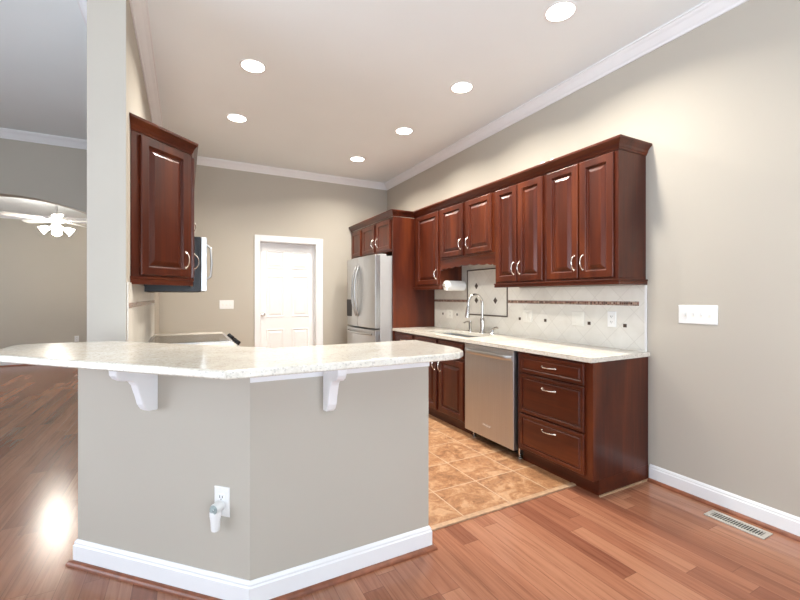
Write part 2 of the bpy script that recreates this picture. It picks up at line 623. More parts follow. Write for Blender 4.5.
def offset(path, d):
    r = []
    P = [Vector(p) for p in path]
    for i in range(len(P)):
        d0 = (P[i] - P[i - 1]).normalized() if i > 0 else (P[1] - P[0]).normalized()
        d1 = (P[i + 1] - P[i]).normalized() if i < len(P) - 1 else d0
        n0, n1 = Vector((d0.y, -d0.x)), Vector((d1.y, -d1.x))
        m = n0 + n1
        m = m / m.dot(n0)
        r.append((P[i].x + m.x * d, P[i].y + m.y * d))
    return r


pen = [(-0.367, 2.543), (-0.455, 2.455), (0.236, 1.764), (1.096, 1.764), (1.096, 1.875)]
# path order: room on the right of travel means walking with the wall on the left
for nm, path, z, lab in (('baseboard_peninsula', pen, 0, 'white baseboard around the half wall'),
                         ('baseboard_right', [(W, 1.694), (W, YB)], 0, 'white baseboard along the right wall'),
                         ('baseboard_den', [(DEN_X0, DEN_Y), (DEN_X1, DEN_Y)], 0, 'white baseboard in the room beyond the arch')):
    struct(MB().sweep(path, BASE, z), nm, M['trim'], lab)
for nm, path, lab in (('trim_shoe_peninsula', offset(pen, 0.014), 'reddish wood shoe moulding around the half wall'),
                      ('trim_shoe_right', [(W - 0.014, 1.694), (W - 0.014, YB)], 'reddish wood shoe moulding along the right wall'),
                      ('trim_shoe_den', [(DEN_X0, DEN_Y - 0.014), (DEN_X1, DEN_Y - 0.014)], 'dark shoe moulding in the room beyond the arch')):
    struct(MB().sweep(path, SHOE, 0), nm, M['shoe'], lab)
struct(MB().sweep([(0.236, 1.764), (1.096, 1.764)], [(0, 0), (0.008, 0), (0.010, 0.030), (0.014, 0.085), (0, 0.085)], 0.927), 'trim_bar', M['trim'], 'thin white trim under the bar counter')

# ------------------------------------------------------------ door in the far wall
casing = MB()
for a0, a1, z0, z1 in ((0.842, 0.917, 0, 2.130), (1.703, 1.806, 0, 2.130), (0.917, 1.703, 2.046, 2.130)):
    casing.box(a0, a1, D - 0.018, D, z0, z1)
door = struct(casing, 'door_1', M['trim'], 'white six panel door in the far wall', bevel=0.004)
MB().box(0.905, 0.917, D, D + 0.16, 0, 2.046).box(1.703, 1.715, D, D + 0.16, 0, 2.046).box(0.917, 1.703, D, D + 0.16, 2.038, 2.050).build('door_jamb', M['trim'], door)
leaf = MB()
yf = D + 0.105
leaf.box(0.918, 1.702, yf, yf + 0.035, 0.008, 2.037)
dl = leaf.build('door_leaf', M['door'], door)
for a0, a1 in ((1.020, 1.265), (1.375, 1.620)):
    for z0, z1 in ((0.20, 0.815), (0.985, 1.575), (1.675, 1.930)):
        MB().loops(((a0, yf + 0.001, z0), (1, 0, 0), (0, -1, 0)), a1 - a0, z1 - z0,
                   [(0, 0), (0.003, 0.008), (0.012, 0.009), (0.022, 0.002), (0.030, 0.002), (0.055, 0.009)]).build('door_panel', M['door'], dl)
MB().lathe([(0.0, 0), (0.030, 0), (0.030, 0.006), (0.012, 0.010), (0.011, 0.035), (0.026, 0.045), (0.029, 0.060), (0.020, 0.072), (0, 0.074)],
           (0.972, yf, 1.03), (0, -1, 0)).build('door_knob', M['nickel'], dl, smooth=True)

# ------------------------------------------------------------ cabinet builders
RAISED = [(0, 0), (0, 0.016), (0.004, 0.020), (0.050, 0.020), (0.054, 0.016), (0.057, 0.006), (0.064, 0.005), (0.088, 0.016), (0.092, 0.018)]
DRAWER = [(0, 0), (0, 0.016), (0.004, 0.020), (0.024, 0.020), (0.027, 0.012), (0.033, 0.012), (0.040, 0.019)]
FLATP = [(0, 0), (0, 0.016), (0.004, 0.020), (0.048, 0.020), (0.052, 0.012), (0.056, 0.011)]


def pull(mb, c, along, n, length=0.105, out=0.030, r=0.0046):
    c, a, n = Vector(c), Vector(along), Vector(n)
    pts, rs = [], []
    for i in range(13):
        q = i / 12.0
        s_ = (q - 0.5) * length
        h = out * (1 - abs(2 * q - 1) ** 2.6)
        pts.append(c + a * s_ + n * (h + 0.0))
        rs.append(r * (1.25 - 0.45 * math.sin(PI * q)) if 0.15 < q < 0.85 else r * 1.1)
    mb.tube(pts, rs, 8)
    for s_ in (-1, 1):
        mb.lathe([(0.0085, -0.001), (0.0085, 0.003), (0.006, 0.006), (0, 0.006)], c + a * (s_ * length * 0.5), n, 10)
    return mb


def door_part(root, name, fr, w, h, prof, mat, handle=None, length=0.105):
    """raised-panel door or drawer front; handle=(a, b, 'v'|'h') in door coordinates"""
    d = MB().loops(fr, w, h, prof).build(name, mat, root, bevel=0.0015, seg=1)
    if handle:
        o, u, n = (Vector(q) for q in fr)
        a, b, k = handle
        pull(MB(), o + u * a + Vector((0, 0, b)) + n * 0.019, (0, 0, 1) if k == 'v' else u, n, length).build('handle', M['nickel'], d, smooth=True)
    return d


NX = (-1, 0, 0)
UY = (0, 1, 0)
XB = 2.560     # front of the wall cabinet boxes
HANDLE_Z = 0.115


def wall_cabinet(label, y0, y1, z0, z1, doors, dz0, dz1, xf=XB, prof=RAISED, mat='cherry', xback=W - 0.002, group='cherry wall cabinets'):
    """doors: list of (y0, y1, handle side 'lo' / 'hi' / None); 'lo' is the end nearer the viewer"""
    r = thing('wall_cabinet', label, 'cabinet', ((xf + W) / 2, (y0 + y1) / 2, z0), group)
    MB().box(xf, xback, y0, y1, z0, z1).build('cabinet_body', M[mat], r, bevel=0.002)
    for a, b, side in doors:
        hd = None
        if side == 'lo':
            hd = (0.030, HANDLE_Z, 'v')
        elif side == 'hi':
            hd = (b - a - 0.030, HANDLE_Z, 'v')
        door_part(r, 'door', ((xf, a, dz0), UY, NX), b - a, dz1 - dz0, prof, M[mat], hd)
    return r


# right run of wall cabinets (listed from the viewer backwards)
wall_cabinet('tall two door cherry wall cabinet at the near end, beside the bare wall', 1.722, 2.340, 1.400, 2.275, [(1.748, 2.014, 'hi'), (2.028, 2.318, 'lo')], 1.412, 2.254)
wall_cabinet('tall two door cherry wall cabinet right of the sink', 2.341, 2.940, 1.400, 2.275, [(2.362, 2.640, 'hi'), (2.652, 2.920, 'lo')], 1.412, 2.254)
wall_cabinet('short two door cherry wall cabinet over the sink', 2.941, 3.868, 1.690, 2.275, [(2.982, 3.368, 'hi'), (3.430, 3.832, 'lo')], 1.712, 2.254)
wall_cabinet('single door cherry wall cabinet against the refrigerator panel', 3.869, 4.453, 1.400, 2.275, [(3.895, 4.375, 'lo')], 1.420, 2.254)
# over-refrigerator cabinet
fc = wall_cabinet('deep three door cherry cabinet above the refrigerator', 4.478, D - 0.003, 1.850, 2.265, [(4.520, 4.905, 'hi'), (4.985, 5.385, 'lo'), (5.470, 5.800, None)], 1.868, 2.235, xf=2.258, prof=FLATP)
# scalloped valance under the short cabinet
pts = []
y0, y1 = 2.942, 3.867
for i in range(61):
    q = i / 60.0
    s_ = abs(2 * q - 1)
    z = 1.612 - 0.022 * s_ ** 1.2 - 0.012 * abs(math.sin(PI * q * 7)) * (1 if 0.08 < q < 0.92 else 0) - (0.018 if s_ > 0.92 else 0)
    pts.append((XB + 0.004, y0 + (y1 - y0) * q, z))
pts += [(XB + 0.004, y1, 1.689), (XB + 0.004, y0, 1.689)]
tag(MB().prism(pts, (0.018, 0, 0)).build('valance', M['cherry_h']), 'cherry wood valance with scalloped lower edge over the sink', 'valance')
# light rail under the tall cabinets
for a, b, lab in ((1.706, 2.941, 'cherry light rail under the two tall wall cabinets'), (3.868, 4.453, 'cherry light rail under the single door wall cabinet')):
    tag(MB().box(XB - 0.022, W - 0.003, a, b, 1.388, 1.399).box(XB - 0.014, XB + 0.010, a + 0.004, b, 1.362, 1.388).box(XB + 0.010, W - 0.003, a + 0.004, a + 0.02, 1.362, 1.388).build('light_rail', M['cherry_h'], bevel=0.003), lab, 'moulding', 'cabinet light rails')
# crown on the right run: path with the room on the right
CAB_CROWN = [(0, 0), (0.006, 0), (0.008, 0.010), (0.013, 0.016), (0.018, 0.032), (0.034, 0.052), (0.038, 0.056), (0.044, 0.060), (0.044, 0.074), (0, 0.074)]
tag(MB().sweep([(2.258, D - 0.004), (2.258, 4.455), (XB, 4.455), (XB, 1.722), (W - 0.004, 1.722)], CAB_CROWN, 2.267)
    .build('cabinet_crown', M['cherry_h']), 'cherry crown moulding along the tops of the right wall cabinets', 'moulding')
sp_ = MB().box(2.256, W - 0.003, 4.455, 4.477, 0.006, 2.264).build('side_panel', M['cherry'], fc, bevel=0.002)
sp_['label'] = 'tall plain red cherry side panel reaching the floor'
# crumpled paper on top of the cabinets
pb = MB()
random.seed(4)
rows = []
for j in range(5):
    rows.append([pb.bm.verts.new((2.60 + 0.035 * i, 2.30 + 0.045 * j, 2.372 + 0.035 * random.random() * (1 if 0 < i < 4 and 0 < j < 4 else 0.2))) for i in range(5)])
for j in range(4):
    for i in range(4):
        pb.bm.faces.new((rows[j][i], rows[j][i + 1], rows[j + 1][i + 1], rows[j + 1][i]))
pbo = pb.build('crumpled_paper', M['paper'], smooth=True)
tag(pbo, 'small white crumpled paper lying on top of the right wall cabinets', 'paper')
sm = pbo.modifiers.new('thick', 'SOLIDIFY')
sm.thickness = 0.004

# ------------------------------------------------------------ base cabinets on the right
XF = 2.282
ZB = 0.862


def base_cabinet(label, y0, y1, top=ZB):
    r = thing('base_cabinet', label, 'cabinet', ((XF + W) / 2, (y0 + y1) / 2, 0.006), 'cherry base cabinets on the right')
    MB().box(XF, W - 0.003, y0, y1, 0.105, top).build('cabinet_body', M['cherry'], r, bevel=0.002)
    MB().box(XF + 0.055, W - 0.003, y0, y1, 0.006, 0.105).build('toe_kick', M['cherry_h'], r)
    return r


b = base_cabinet('cherry three drawer base cabinet at the near end of the counter', 1.705, 2.362)
MB().box(XF + 0.055, W - 0.003, 1.695, 1.7045, 0.0, 0.010).build('shoe_moulding', M['strip'], b)
for z0, z1, ln in ((0.708, 0.846, 0.10), (0.402, 0.696, 0.10), (0.128, 0.392, 0.10)):
    door_part(b, 'drawer', ((XF, 1.760, z0), UY, NX), 0.565, z1 - z0, DRAWER, M['cherry_h'], (0.285, (z1 - z0) * (0.5 if z1 - z0 < 0.2 else 0.74), 'h'), 0.115)
b = base_cabinet('cherry sink base cabinet left of the dishwasher', 3.012, 3.960, 0.655)
MB().box(XF, XF + 0.02, 3.012, 3.960, 0.655, ZB).build('front_rail', M['cherry_h'], b)
for a0, a1, s_ in ((3.046, 3.452, 'hi'), (3.500, 3.925, 'lo')):
    door_part(b, 'door', ((XF, a0, 0.125), UY, NX), a1 - a0, 0.545, RAISED, M['cherry'], ((a1 - a0 - 0.03) if s_ == 'hi' else 0.03, 0.545 - 0.085, 'v'))
    door_part(b, 'false_drawer', ((XF, a0, 0.700), UY, NX), a1 - a0, 0.140, DRAWER, M['cherry_h'])
b = base_cabinet('cherry base cabinet beside the refrigerator panel', 3.961, 4.453)
door_part(b, 'door', ((XF, 4.000, 0.125), UY, NX), 0.42, 0.545, RAISED, M['cherry'], (0.03, 0.46, 'v'))
door_part(b, 'drawer', ((XF, 4.000, 0.700), UY, NX), 0.42, 0.140, DRAWER, M['cherry_h'], (0.21, 0.07, 'h'))

# counter with the sink cut-out
ZC = 0.893
cx0, cy0, cy1 = 2.247, 1.692, 4.452
sx0, sx1, sy0, sy1 = 2.365, 2.705, 3.10, 3.86
ct = MB()
ct.box(cx0, sx0, cy0, cy1, ZB + 0.001, ZC).box(sx1, W - 0.002, cy0, cy1, ZB + 0.001, ZC).box(sx0, sx1, cy0, sy0, ZB + 0.001, ZC).box(sx0, sx1, sy1, cy1, ZB + 0.001, ZC)
bmesh.ops.remove_doubles(ct.bm, verts=ct.bm.verts[:], dist=1e-5)
tag(ct.build('countertop', M['granite']), 'cream granite countertop on the right cherry base cabinets', 'countertop')
sk = MB()
th = 0.008
sk.box(sx0 - 0.01, sx0 - 0.01 + th, sy0 - 0.01, sy1 + 0.01, 0.68, ZB)
sk.box(sx1 + 0.01 - th, sx1 + 0.01, sy0 - 0.01, sy1 + 0.01, 0.68, ZB)
sk.box(sx0, sx1, sy0 - 0.01, sy0 - 0.01 + th, 0.68, ZB).box(sx0, sx1, sy1 + 0.01 - th, sy1 + 0.01, 0.68, ZB)
sk.box(sx0 - 0.01, sx1 + 0.01, sy0 - 0.01, sy1 + 0.01, 0.672, 0.68)
sko = tag(sk.build('sink', M['steel'], bevel=0.003), 'stainless undermount sink set in the right countertop', 'sink')
MB().lathe([(0, 0.001), (0.045, 0.001), (0.045, 0.004), (0.03, 0.003), (0, 0.003)], (2.53, 3.48, 0.68)).build('drain', M['chrome'], sko, smooth=True)

# faucet, soap pump, side lever
fz = ZC
FY_ = 3.392
f = thing('faucet', 'tall chrome gooseneck faucet behind the sink', 'faucet', (2.775, FY_, fz))
MB().lathe([(0.0, 0), (0.033, 0), (0.033, 0.010), (0.025, 0.020), (0.023, 0.06), (0.025, 0.12), (0.024, 0.15), (0.016, 0.165), (0.0, 0.166)], (2.775, FY_, fz)).build('base', M['chrome'], f, smooth=True)
g = []
for i in range(5):
    g.append((2.775, FY_, fz + 0.15 + 0.038 * i))
for i in range(1, 15):
    a = PI * i / 14 * 1.03
    g.append((2.775 - 0.078 + 0.078 * math.cos(a), FY_ + 0.02 * (1 - math.cos(a)), fz + 0.302 + 0.105 * math.sin(a)))
MB().tube(g, 0.0135, 12).build('neck', M['chrome'], f, smooth=True)
e = Vector(g[-1])
MB().tube([e, e + Vector((-0.003, 0.001, -0.03)), e + Vector((-0.008, 0.002, -0.085)), e + Vector((-0.010, 0.002, -0.125))], [0.015, 0.019, 0.023, 0.025], 14).build('spray_head', M['chrome'], f, smooth=True)
s = thing('soap_dispenser', 'small chrome soap dispenser left of the faucet', 'dispenser', (2.775, 3.60, fz))
MB().lathe([(0, 0), (0.026, 0), (0.026, 0.010), (0.018, 0.018), (0.017, 0.085), (0.020, 0.090), (0.020, 0.118), (0, 0.12)], (2.775, 3.60, fz)).build('pump', M['chrome'], s, smooth=True)
MB().tube([(2.775, 3.60, fz + 0.108), (2.730, 3.60, fz + 0.114), (2.690, 3.60, fz + 0.100)], [0.009, 0.008, 0.007], 8).build('spout', M['chrome'], s, smooth=True)
s = thing('faucet_lever', 'chrome single lever standing right of the faucet', 'faucet lever', (2.775, 3.235, fz))
MB().lathe([(0, 0), (0.026, 0), (0.026, 0.008), (0.018, 0.016), (0.017, 0.045), (0.010, 0.056), (0, 0.057)], (2.775, 3.235, fz)).build('base', M['chrome'], s, smooth=True)
MB().tube([(2.775, 3.235, fz + 0.045), (2.768, 3.200, fz + 0.066), (2.760, 3.150, fz + 0.074), (2.757, 3.13, fz + 0.07)], [0.013, 0.010, 0.012, 0.008], 10).build('handle', M['chrome'], s, smooth=True)

# dishwasher
dw = thing('dishwasher', 'stainless dishwasher between the drawers and the sink cabinet', 'dishwasher', (2.55, 2.69, 0.006))
MB().box(2.300, W - 0.02, 2.372, 3.004, 0.10, 0.858).build('body', M['matte_black'], dw)
MB().box(2.350, W - 0.02, 2.372, 3.004, 0.03, 0.099).build('toe_kick', M['matte_black'], dw)
MB().box(2.252, 2.299, 2.378, 3.000, 0.082, 0.856).build('door', M['steel'], dw, bevel=0.005, seg=3)
hb = MB()
hp = []
for i in range(17):
    q = i / 16.0
    hp.append((2.252 - 0.034 * (1 - abs(2 * q - 1) ** 8) - 0.002, 2.392 + 0.594 * q, 0.800))
ring = [(0, 0.016), (-0.006, 0.018), (-0.010, 0.010), (-0.010, -0.012), (-0.004, -0.020), (0, -0.018)]
rr = [[hb.bm.verts.new((x + dx, y, z + dz)) for dx, dz in ring] for x, y, z in hp]
for a, b_ in zip(rr, rr[1:]):
    for k in range(6):
        hb.bm.faces.new((a[k], a[(k + 1) % 6], b_[(k + 1) % 6], b_[k]))
hb.bm.faces.new(rr[0])
hb.bm.faces.new(rr[-1][::-1])
hb.build('handle', M['fridge'], dw, smooth=True)
for y in (2.40, 2.975):
    MB().lathe([(0.017, 0), (0.017, 0.008), (0.008, 0.012), (0.008, 0.076), (0, 0.076)], (2.335, y, 0.006), seg=12).build('leveling_foot', M['nickel'], dw, smooth=True)


def text_mesh(txt, size, extrude=0.0004, shear=0.0):
    cu = bpy.data.curves.new('lettering', 'FONT')
    cu.body = txt
    cu.size = size
    cu.extrude = extrude
    cu.shear = shear
    cu.align_x = 'CENTER'
    cu.align_y = 'CENTER'
    to = bpy.data.objects.new('lettering', cu)
    COL.objects.link(to)
    bpy.context.view_layer.update()
    me = bpy.data.meshes.new_from_object(to.evaluated_get(bpy.context.evaluated_depsgraph_get()))
    bpy.data.objects.remove(to)
    bpy.data.curves.remove(cu)
    return me


lm = text_mesh('Whirlpool', 0.024, 0.0006, 0.25)
lm.materials.append(M['plastic'])
lo = bpy.data.objects.new('badge', lm)
COL.objects.link(lo)
lo.parent = dw
lo.matrix_local = Matrix.Translation(Vector((2.2505, 2.70, 0.190)) - dw.location) @ Matrix(((0, 0, -1, 0), (-1, 0, 0, 0), (0, 1, 0, 0), (0, 0, 0, 1)))

# ------------------------------------------------------------ refrigerator
fr = thing('refrigerator', 'stainless french door refrigerator beside the tall cherry panel', 'refrigerator', (2.42, 4.95, 0.006))
MB().box(2.105, W - 0.05, 4.506, 5.461, 0.03, 1.780).build('body', M['steel_side'], fr, bevel=0.006)
ym = 4.983


def curved_front(y0, y1, z0, z1, bow_lo, bow_hi):
    """bowed steel front between y0 and y1: the outer face curves about the refrigerator's middle"""
    mb = MB()
    n = 12
    prof = []
    for i in range(n + 1):
        y = y0 + (y1 - y0) * i / n
        q = (y - ym) / 0.452
        prof.append((2.000 + 0.032 * min(1.1, abs(q)) ** 2.4, y, z0))
    prof += [(2.102, y1, z0), (2.102, y0, z0)]
    mb.prism(prof, (0, 0, z1 - z0))
    return mb


for a, b_ in ((4.502, ym - 0.003), (ym + 0.003, 5.465)):
    dr = curved_front(a, b_, 0.890, 1.790, 0, 0).build('door', M['fridge'], fr, bevel=0.006, seg=3)
    hy = ym - 0.045 if a < ym - 0.1 else ym + 0.045
    h = MB()
    pts = []
    for i in range(15):
        q = i / 14.0
        pts.append((2.002 - 0.062 * (1 - abs(2 * q - 1) ** 2.2) - 0.002, hy, 1.02 + 0.66 * q))
    h.tube(pts, [0.010] + [0.013] * 13 + [0.010], 10)
    h.build('handle', M['fridge'], dr, smooth=True)
    if a > ym:
        MB().box(2.004, 2.040, 5.19, 5.39, 1.01, 1.24).build('water_dispenser', M['matte_black'], dr, bevel=0.006)
dr = curved_front(4.502, 5.465, 0.07, 0.868, 0, 0).build('freezer_drawer', M['fridge'], fr, bevel=0.006, seg=3)
h = MB()
pts = []
for i in range(15):
    q = i / 14.0
    pts.append((2.016 - 0.066 * (1 - abs(2 * q - 1) ** 4), 4.56 + 0.80 * q, 0.815))
h.tube(pts, 0.013, 10).build('handle', M['fridge'], dr, smooth=True)
for y in (4.55, 5.35):
    MB().box(2.10, 2.20, y - 0.03, y + 0.03, 1.781, 1.804).build('hinge_cover', M['steel_side'], fr, bevel=0.005)
MB().box(2.13, 2.80, 4.53, 5.37, 0.0061, 0.03).build('base_grille', M['matte_black'], fr)

# ------------------------------------------------------------ right backsplash
bs = thing('backsplash', 'cream diagonal tile backsplash above the right countertop', 'backsplash', (W, 3.1, ZC))
xb = W - 0.008
MB().box(xb, W - 0.001, 1.728, 4.452, ZC, 1.361).box(xb, W - 0.001, 2.945, 3.866, 1.361, 1.689).build('tile_field', M['bs_y'], bs)
MB().box(xb - 0.003, W - 0.001, 1.714, 1.728, ZC, 1.361).build('edge_trim', M['plastic'], bs, bevel=0.002)
MB().box(xb - 0.002, xb, 1.768, 3.095, 1.214, 1.244).build('mosaic_band', M['mosaic'], bs)
MB().box(xb - 0.002, xb, 3.765, 4.452, 1.214, 1.244).build('mosaic_band', M['mosaic'], bs)
pf = MB()
for a0, a1, z0, z1 in ((3.098, 3.112, 1.072, 1.580), (3.748, 3.762, 1.072, 1.580), (3.112, 3.748, 1.072, 1.086), (3.112, 3.748, 1.566, 1.580)):
    pf.box(xb - 0.008, xb, a0, a1, z0, z1)
pf.build('framed_border', M['pencil'], bs, bevel=0.003)


def diamond(y, z, w, h, parent, mat='inset', square=False):
    mb = MB()
    if square:
        mb.box(xb - 0.0025, xb, y - w, y + w, z - h, z + h)
    else:
        mb.prism([(xb, y - w, z), (xb, y, z - h), (xb, y + w, z), (xb, y, z + h)], (-0.003, 0, 0))
    return mb.build('dark_inset', M[mat], parent)


for y, z in ((3.284, 1.238), (3.597, 1.238), (3.597, 1.395)):
    diamond(y, z, 0.030, 0.034, bs)
for y in (1.872, 2.172, 2.62, 2.935, 3.958, 4.259):
    diamond(y, 1.066, 0.013, 0.013, bs, square=True)


# ------------------------------------------------------------ wall plates
def plate(name, label, cat, center, u, n, gangs, kind, mat='plastic', group=None, w=None, h=0.118):
    c, u, n = Vector(center), Vector(u), Vector(n)
    w = w or (0.070 + 0.046 * (gangs - 1))
    r = thing(name, label, cat, center, group)
    MB().loops((c - u * (w / 2) - Vector((0, 0, h / 2)), u, n), w, h, [(0, 0), (0, 0.003), (0.004, 0.006), (0.008, 0.006)]).build('cover_plate', M[mat], r)
    B = Matrix.Translation(c) @ Matrix(((u.x, n.x, 0, 0), (u.y, n.y, 0, 0), (0, 0, 1, 0), (0, 0, 0, 1)))
    for g_ in range(gangs):
        a = (g_ - (gangs - 1) / 2) * 0.046
        k = kind if isinstance(kind, str) else kind[g_]
        if k == 'toggle':
            tg = MB().box(a - 0.005, a + 0.005, 0.006, 0.016, -0.004, 0.016, B).build('toggle', M[mat], r, bevel=0.0015)
            MB().box(a - 0.008, a + 0.008, 0.0055, 0.0068, -0.016, 0.018, B).build('toggle_slot', M['ivory'], r)
        elif k == 'rocker':
            MB().box(a - 0.016, a + 0.016, 0.005, 0.009, -0.033, 0.033, B).build('rocker', M[mat], r, bevel=0.002)
        else:
            for zc in (-0.020, 0.020):
                rc = MB().box(a - 0.016, a + 0.016, 0.005, 0.008, zc - 0.014, zc + 0.014, B).build('receptacle', M[mat], r, bevel=0.003)
                MB().box(a - 0.008, a - 0.005, 0.0078, 0.0085, zc - 0.003, zc + 0.007, B).box(a + 0.005, a + 0.008, 0.0078, 0.0085, zc - 0.003, zc + 0.007, B).box(a - 0.002, a + 0.002, 0.0078, 0.0085, zc - 0.010, zc - 0.006, B).build('slots', M['slot'], rc)
    return r


plate('light_switch', 'white four gang light switch plate on the bare right wall', 'light switch', (W - 0.0005, 1.397, 1.165), (0, -1, 0), NX, 4, 'toggle', w=0.222, h=0.120)
plate('light_switch', 'white two gang switch plate on the backsplash nearest the dishwasher', 'light switch', (xb - 0.0005, 2.835, 1.096), (0, -1, 0), NX, 2, 'rocker', 'ivory')
plate('light_switch', 'white two gang switch plate on the backsplash above the drawer cabinet', 'light switch', (xb - 0.0005, 2.275, 1.096), (0, -1, 0), NX, 2, 'rocker', 'ivory')
plate('wall_outlet', 'white single outlet on the backsplash nearest its right end', 'outlet', (xb - 0.0005, 1.975, 1.108), (0, -1, 0), NX, 1, 'duplex', 'plastic')
plate('wall_outlet', 'white outlet plate on the backsplash left of the sink', 'outlet', (xb - 0.0005, 4.115, 1.070), (0, -1, 0), NX, 2, ('rocker', 'duplex'), 'ivory')
plate('light_switch', 'white three gang switch plate on the far wall left of the door', 'light switch', (0.490, D - 0.0005, 1.172), (1, 0, 0), (0, -1, 0), 3, 'toggle', 'plastic', w=0.175)
plate('wall_outlet', 'small white outlet low on the wall beyond the arch', 'outlet', (-1.87, DEN_Y - 0.0005, 0.455), (1, 0, 0), (0, -1, 0), 1, 'duplex', 'plastic')
LN = (-R2, -R2, 0)
LU = (R2, -R2, 0)
plate('wall_outlet', 'white wall outlet on the half wall with a device plugged in', 'outlet', (0.139, 1.861, 0.420), LU, LN, 1, 'duplex', 'plastic', w=0.076, h=0.122)
# plug-in air freshener
af = thing('air_freshener', 'white plug-in air freshener in the half wall outlet', 'air freshener', (0.105, 1.827, 0.33))
nB = Matrix.Translation(Vector((0.139, 1.861, 0))) @ Matrix(((R2, -R2, 0, 0), (-R2, -R2, 0, 0), (0, 0, 1, 0), (0, 0, 0, 1)))
body = MB()
secs = [(0.316, 0.018, 0.017), (0.322, 0.020, 0.019), (0.340, 0.021, 0.020), (0.358, 0.022, 0.021), (0.378, 0.026, 0.024), (0.392, 0.026, 0.024), (0.398, 0.020, 0.018)]
rings = []
for z, a, b_ in secs:
    rings.append([body.bm.verts.new(nB @ Vector((-0.004 + a * 0.9 * math.cos(2 * PI * k / 16), 0.036 + b_ * 0.9 * math.sin(2 * PI * k / 16), z))) for k in range(16)])
for a, b_ in zip(rings, rings[1:]):
    for k in range(16):
        body.bm.faces.new((a[k], a[(k + 1) % 16], b_[(k + 1) % 16], b_[k]))
body.bm.faces.new(rings[0][::-1])
body.bm.faces.new(rings[-1])
body.build('oil_bottle', M['plastic'], af, smooth=True)
n3 = Vector(LN)
cap = MB().lathe([(0.019, 0.009), (0.021, 0.02), (0.021, 0.046), (0.019, 0.050), (0.0, 0.051)], Vector((0.139, 1.861, 0.408)) + Vector((0, 0, 0)), n3, 20)
cap.lathe([(0, 0.0085), (0.019, 0.009)], Vector((0.139, 1.861, 0.408)), n3, 20)
cap.build('warmer_head', M['plastic'], af, smooth=True)
gr = MB()
for r_ in (0.006, 0.011, 0.016):
    gr.tube([Vector((0.139, 1.861, 0.408)) + n3 * 0.052 + r_ * (math.cos(2 * PI * k / 20) * Vector(LU) + math.sin(2 * PI * k / 20) * Vector((0, 0, 1))) for k in range(21)], 0.0028, 6)
gr.build('grille', M['device_grey'], af, smooth=True)

# floor register
vr = thing('floor_vent', 'cream metal floor register beside the right baseboard', 'floor vent', (2.75, 1.14, 0))
vx0, vx1, vy0, vy1 = 2.690, 2.795, 0.998, 1.280
frm = MB()
frm.box(vx0, vx0 + 0.022, vy0, vy1, 0.0, 0.006).box(vx1 - 0.022, vx1, vy0, vy1, 0, 0.006).box(vx0 + 0.022, vx1 - 0.022, vy0, vy0 + 0.022, 0, 0.006).box(vx0 + 0.022, vx1 - 0.022, vy1 - 0.022, vy1, 0, 0.006)
frm.build('frame', M['register'], vr, bevel=0.002)
MB().box(vx0 + 0.022, vx1 - 0.022, vy0 + 0.022, vy1 - 0.022, 0.0, 0.0015).build('duct_opening', M['slot'], vr)
n_sl = 19
for i in range(n_sl):
    y = vy0 + 0.022 + (vy1 - vy0 - 0.044) * (i + 0.5) / n_sl
    MB().box(vx0 + 0.021, vx1 - 0.021, y - 0.0022, y + 0.0022, 0.0015, 0.005).build('slat', M['register'], vr)

# ------------------------------------------------------------ bar counter and corbels
ZT = 1.043
bar = [(0.115, 1.402), (0.985, 1.402), (1.035, 1.415), (1.085, 1.458), (1.112, 1.515), (1.120, 1.580), (1.120, 1.935), (0.365, 1.935), (-0.355, 2.655), (-0.715, 2.655), (-0.740, 2.620), (-0.740, 2.320), (-0.715, 2.262)]
tag(MB().plan(bar, ZT - 0.030, ZT).build('bar_counter', M['granite'], bevel=0.007, seg=3), 'cream granite bar counter on the greige half wall', 'countertop')
COR = [(0, 0), (0.200, 0), (0.200, -0.030), (0.197, -0.050), (0.186, -0.066), (0.165, -0.078), (0.138, -0.083), (0.118, -0.090), (0.104, -0.108), (0.096, -0.132), (0.086, -0.160), (0.076, -0.195), (0.060, -0.220), (0.040, -0.232), (0, -0.236)]


def corbel(label, p, n, u, th=0.040):
    p, n, u = Vector(p), Vector(n), Vector(u)
    pts = [p + n * a + Vector((0, 0, b_)) for a, b_ in COR]
    o = MB().prism(pts, u * th).build('corbel', M['trim'], bevel=0.006, seg=3)
    tag(o, label, 'corbel', 'white corbels under the bar')


corbel('white scrolled corbel under the bar left of the half wall corner', (-0.104 - 0.0004, 2.104 - 0.0004, 1.0125), LN, (-R2, R2, 0))
corbel('white scrolled corbel under the bar right of the half wall corner', (0.538, 1.7495, 1.0125), (0, -1, 0), (1, 0, 0))

# ------------------------------------------------------------ left side: angled wall cabinet, microwave, range
K = 'cherry cabinets on the left wall'
r = thing('wall_cabinet', 'angled cherry wall cabinet beside the pale wall stub', 'cabinet', (-0.12, 3.0, 1.40), K)
A0 = Vector((XL + 0.002, 2.860))
A1 = Vector((0.038, 3.181))
MB().plan([tuple(A0), tuple(A1), (0.038, 3.195), (XL + 0.002, 3.195)], 1.400, 2.275).build('cabinet_body', M['cherry'], r, bevel=0.002)
AU = (A1 - A0).to_3d().normalized()
AN = Vector((AU.y, -AU.x, 0))
fw_ = (A1 - A0).length
door_part(r, 'door', ((A0.x + AU.x * 0.055, A0.y + AU.y * 0.055, 1.412), AU, AN), fw_ - 0.09, 0.842, RAISED, M['cherry'], (fw_ - 0.09 - 0.030, 0.115, 'v'))
LX = 0.038


